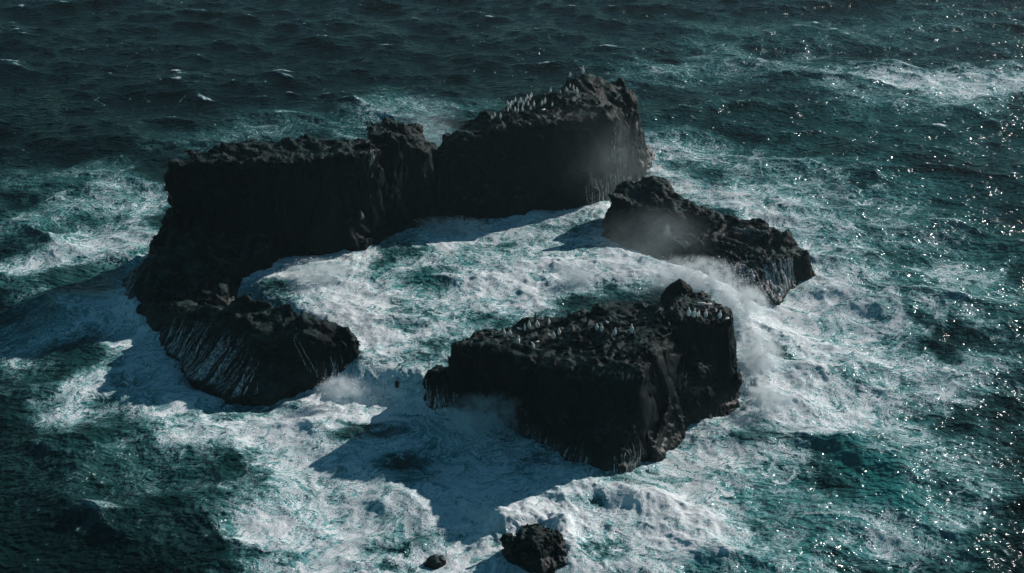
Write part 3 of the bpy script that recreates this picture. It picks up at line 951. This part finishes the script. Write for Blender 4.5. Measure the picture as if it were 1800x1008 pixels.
def bird_kit(lean, nod, yaw, spread, lie, plum):
    kit = []
    b_ = bird_body(lean, nod, yaw, lie); b_.materials.append(plum)
    cy, sy = math.cos(yaw), math.sin(yaw)
    hy = 0.11 + nod * 0.18
    bk = solid('beak', [(-sy * hy, cy * hy, 0.885, .028, .03), (-sy * (hy + .06), cy * (hy + .06), 0.885, .018, .02), (-sy * (hy + .13), cy * (hy + .13), 0.872, .005, .005)], lean, lie)
    bk.materials.append(M_BEAK); kit.append(('beak', bk))
    for sg in (-1, 1):
        if spread:
            fs = [(sg * .13, 0, .64, .03, .05), (sg * .28, -.02, .72, .04, .035), (sg * .48, -.04, .80, .05, .02), (sg * .62, -.05, .78, .02, .012)]
        else:
            fs = [(sg * .145, 0, .64, .02, .05), (sg * .195, -.005, .50, .022, .06), (sg * .215, -.02, .36, .018, .05), (sg * .225, -.04, .25, .008, .02)]
        fm = solid('flipper', fs, lean, lie); fm.materials.append(plum); kit.append(('flipper', fm))
        if not lie:
            ft = solid('foot', [(sg * .07, -.03, .0, .04, .03), (sg * .075, .05, .012, .05, .05), (sg * .07, .04, .06, .03, .03)], 0)
            ft.materials.append(M_BEAK); kit.append(('foot', ft))
    return b_, kit

KITS = {
    'up': bird_kit(0.04, 0.0, 0.0, False, False, M_PLUM),
    'turn': bird_kit(0.0, 0.05, 1.1, False, False, M_PLUM),
    'lean': bird_kit(0.22, 0.25, 0.3, False, False, M_PLUM),
    'down': bird_kit(0.10, 0.9, 0.0, False, False, M_PLUM),
    'lie': bird_kit(0.0, 0.0, 0.0, False, True, M_PLUM),
    'wings': bird_kit(0.0, 0.0, 0.4, True, False, M_PLUM),
    'dark': bird_kit(0.05, 0.1, 0.6, True, False, M_DARKP),
}

def bird(px, py, kind, h, rz, bvh, label, group=None, parts=True, name='penguin', cat='penguin'):
    loc, nor = hit(px, py, bvh)
    if loc is None:
        for dy in range(1, 30):
            loc, nor = hit(px, py + dy, bvh)
            if loc is not None: break
    if loc is None: print('no place for', label); return
    body, kit = KITS[kind]
    o = bpy.data.objects.new(name, None)
    COL.objects.link(o)
    # settle the feet on the highest rock under them
    top = loc.z
    for dx, dy in ((0, 0), (.06, 0), (-.06, 0), (0, .06), (0, -.06)):
        q = bvh.ray_cast(Vector((loc.x + dx, loc.y + dy, loc.z + 1.2)), Vector((0, 0, -1)), 2.0)[0]
        if q is not None: top = max(top, min(q.z, loc.z + 0.35))
    o.location = (loc.x, loc.y, top - 0.015); o.rotation_euler = (0, 0, rz); o.scale = (h * 0.84, h * 0.84, h)
    tag(o, label, cat, group)
    c = bpy.data.objects.new('body', body); COL.objects.link(c); c.parent = o
    if parts:
        for nm, me in kit:
            c = bpy.data.objects.new(nm, me); COL.objects.link(c); c.parent = o

F = front_bvh
NEAR = [
    (886, 589, 'up', .66, 2.6, 'penguin near the left tip of the flat-topped rock, leftmost of all standing'),
    (897, 591, 'lean', .72, 2.9, 'second penguin from the left tip of the flat-topped rock, leaning'),
    (911, 605, 'turn', .80, 3.6, 'penguin standing close to the front-left brink of the flat-topped rock'),
    (913, 580, 'lie', .55, 1.2, 'penguin lying on its belly at the rear rim near the left tip'),
    (923, 582, 'up', .70, 2.2, 'left penguin of two side by side at the rear rim, left of winged bird'),
    (930, 578, 'turn', .74, 2.5, 'right penguin of two side by side at the rear rim, left of winged bird'),
    (945, 577, 'lean', .88, 2.8, 'biggest penguin, standing just in front of the dark winged bird'),
    (953, 563, 'up', .50, 3.2, 'small penguin half hidden at the rear rim right of the dark winged bird'),
    (965, 572, 'turn', .70, 2.0, 'lone penguin right of the biggest one, near the rear rim'),
    (938, 613, 'down', .62, 1.3, 'penguin bowing low at the front-left brink of the flat-topped rock'),
    (945, 603, 'lie', .40, 2.4, 'small penguin resting behind the bowing one'),
    (973, 596, 'lean', .82, 3.0, 'left penguin of the pair in the middle of the plateau'),
    (983, 590, 'up', .72, 2.5, 'right penguin of the pair in the middle of the plateau'),
    (1049, 582, 'up', .72, 2.7, 'left penguin of the close pair right of the plateau middle'),
    (1057, 584, 'turn', .78, 2.9, 'right penguin of the close pair right of the plateau middle'),
    (1067, 568, 'lie', .42, 0.6, 'small pale penguin lying behind the close pair'),
    (1080, 591, 'lean', .90, 3.3, 'penguin by itself between the close pair and the tall one'),
    (1110, 586, 'up', .86, 2.9, 'tall penguin standing alone in the dark right of the plateau middle'),
    (1210, 561, 'up', .88, 2.8, 'leftmost penguin of the row on the right brink'),
    (1220, 561, 'turn', .86, 3.0, 'second penguin from the left of the row on the right brink'),
    (1227, 560, 'lean', .74, 3.4, 'third penguin of the row on the right brink, leaning'),
    (1240, 560, 'up', .82, 2.5, 'fourth penguin of the row on the right brink, standing a little apart'),
    (1265, 561, 'turn', .84, 3.2, 'penguin at the right end of the row, near the right corner of the rock'),
    (1278, 563, 'lie', .55, 2.2, 'penguin lying at the right corner of the flat-topped rock'),
    (1233, 537, 'lie', .85, 1.5, 'larger white penguin lying below the rocky knob, left of two'),
    (1245, 539, 'lie', .75, 1.9, 'white penguin lying below the rocky knob, right of two'),
    (1259, 549, 'lean', .48, 2.4, 'small penguin behind the right end of the row'),
]
for (px, py, k, h, rz, lab) in NEAR:
    bird(px, py, k, h * 1.05, rz, F, lab, 'penguins on the flat-topped rock')
bird(941, 566, 'dark', 0.95, 2.7, F, 'dark seabird with half-open wings at the rear rim of the flat-topped rock', None, True, 'seabird', 'seabird')

def fz(x, y): return (860 + x / 6.43, 120 + y / 6.43)
FLOCK = [(210, 405), (210, 500), (268, 430), (295, 392), (290, 500), (355, 342), (360, 402), (375, 492), (410, 402), (430, 342), (475, 332), (462, 372),
         (465, 482), (505, 432), (385, 440), (235, 455), (330, 450), (320, 500), (250, 400), (440, 440)]
for i, (x, y) in enumerate(FLOCK):
    px, py = fz(x, y)
    bird(px, py, random.choice(('up', 'turn', 'lean', 'up')), random.uniform(.68, .82), random.uniform(2.2, 4.0), ridge_bvh,
         'white penguin in the dense flock on the crest of the ridge', 'dense penguin flock on the ridge', False)
FARB = [
    (60, 562, 'up', .66, 'right penguin of the two below and left of the dense flock'),
    (25, 586, 'lean', .60, 'left penguin of the two below and left of the dense flock'),
    (127, 572, 'turn', .74, 'penguin alone under the left end of the dense flock'),
    (595, 432, 'up', .78, 'lower left of three penguins just right of the dense flock'),
    (612, 482, 'lie', .70, 'crouching penguin right of and below the dense flock'),
    (632, 402, 'up', .80, 'upper right of three penguins just right of the dense flock'),
    (712, 437, 'turn', .60, 'lone penguin on the dark slope below the summit of the ridge'),
    (688, 292, 'lean', .80, 'shaded penguin on the skyline step left of the summit group'),
    (805, 300, 'down', .66, 'leftmost penguin of the group under the summit, head bowed'),
    (873, 272, 'lean', .74, 'second penguin of the group under the summit, leaning'),
    (915, 226, 'up', .62, 'uppermost penguin of the group under the summit'),
    (950, 242, 'turn', .58, 'penguin in the middle of the group under the summit, behind another'),
    (957, 287, 'up', .66, 'penguin in the middle of the group under the summit, in front'),
    (990, 300, 'up', .92, 'tall penguin at the right end of the group under the summit'),
]
for (x, y, k, h, lab) in FARB:
    px, py = fz(x, y)
    bird(px, py, k, h, random.uniform(2.3, 3.8), ridge_bvh, lab, 'penguins on the ridge')
for (x, y, k, h, lab) in ((530, 390, 'lean', .85, 'penguin on the left of the summit of the ridge'),
                          (655, 330, 'dark', .80, 'dark seabird perched on the summit between the penguins'),
                          (815, 350, 'wings', 1.05, 'tall penguin on the very summit with both flippers spread')):
    dk = k == 'dark'
    bird(960 + x / 12.6, 100 + y / 12.6, k, h, 2.9, ridge_bvh, lab, None if dk else 'penguins on the ridge', True, 'seabird' if dk else 'penguin', 'seabird' if dk else 'penguin')

# ------------------------------------------------------------------ sea air
def haze():
    m, nt, out = new_mat('salt_haze'); b = NB(nt)
    v = b.n('ShaderNodeVolumePrincipled')
    v.inputs['Color'].default_value = (0.62, 0.90, 0.95, 1)
    v.inputs['Anisotropy'].default_value = 0.45
    v.inputs['Density'].default_value = HAZE
    nt.links.new(v.outputs[0], out.inputs['Volume'])
    L = 9500.0; z0, z1 = -8.0, 66.0
    V = np.array([(x, y, z) for z in (z0, z1) for y in (-3500, L) for x in (-L, L)], float)
    Q = np.array([(0, 2, 3, 1), (4, 5, 7, 6), (0, 1, 5, 4), (1, 3, 7, 5), (3, 2, 6, 7), (2, 0, 4, 6)])
    o = link('haze', mesh_from('haze', V, Q, smooth=False), m)
    o['kind'] = 'stuff'
HAZE = 0.00011
haze()
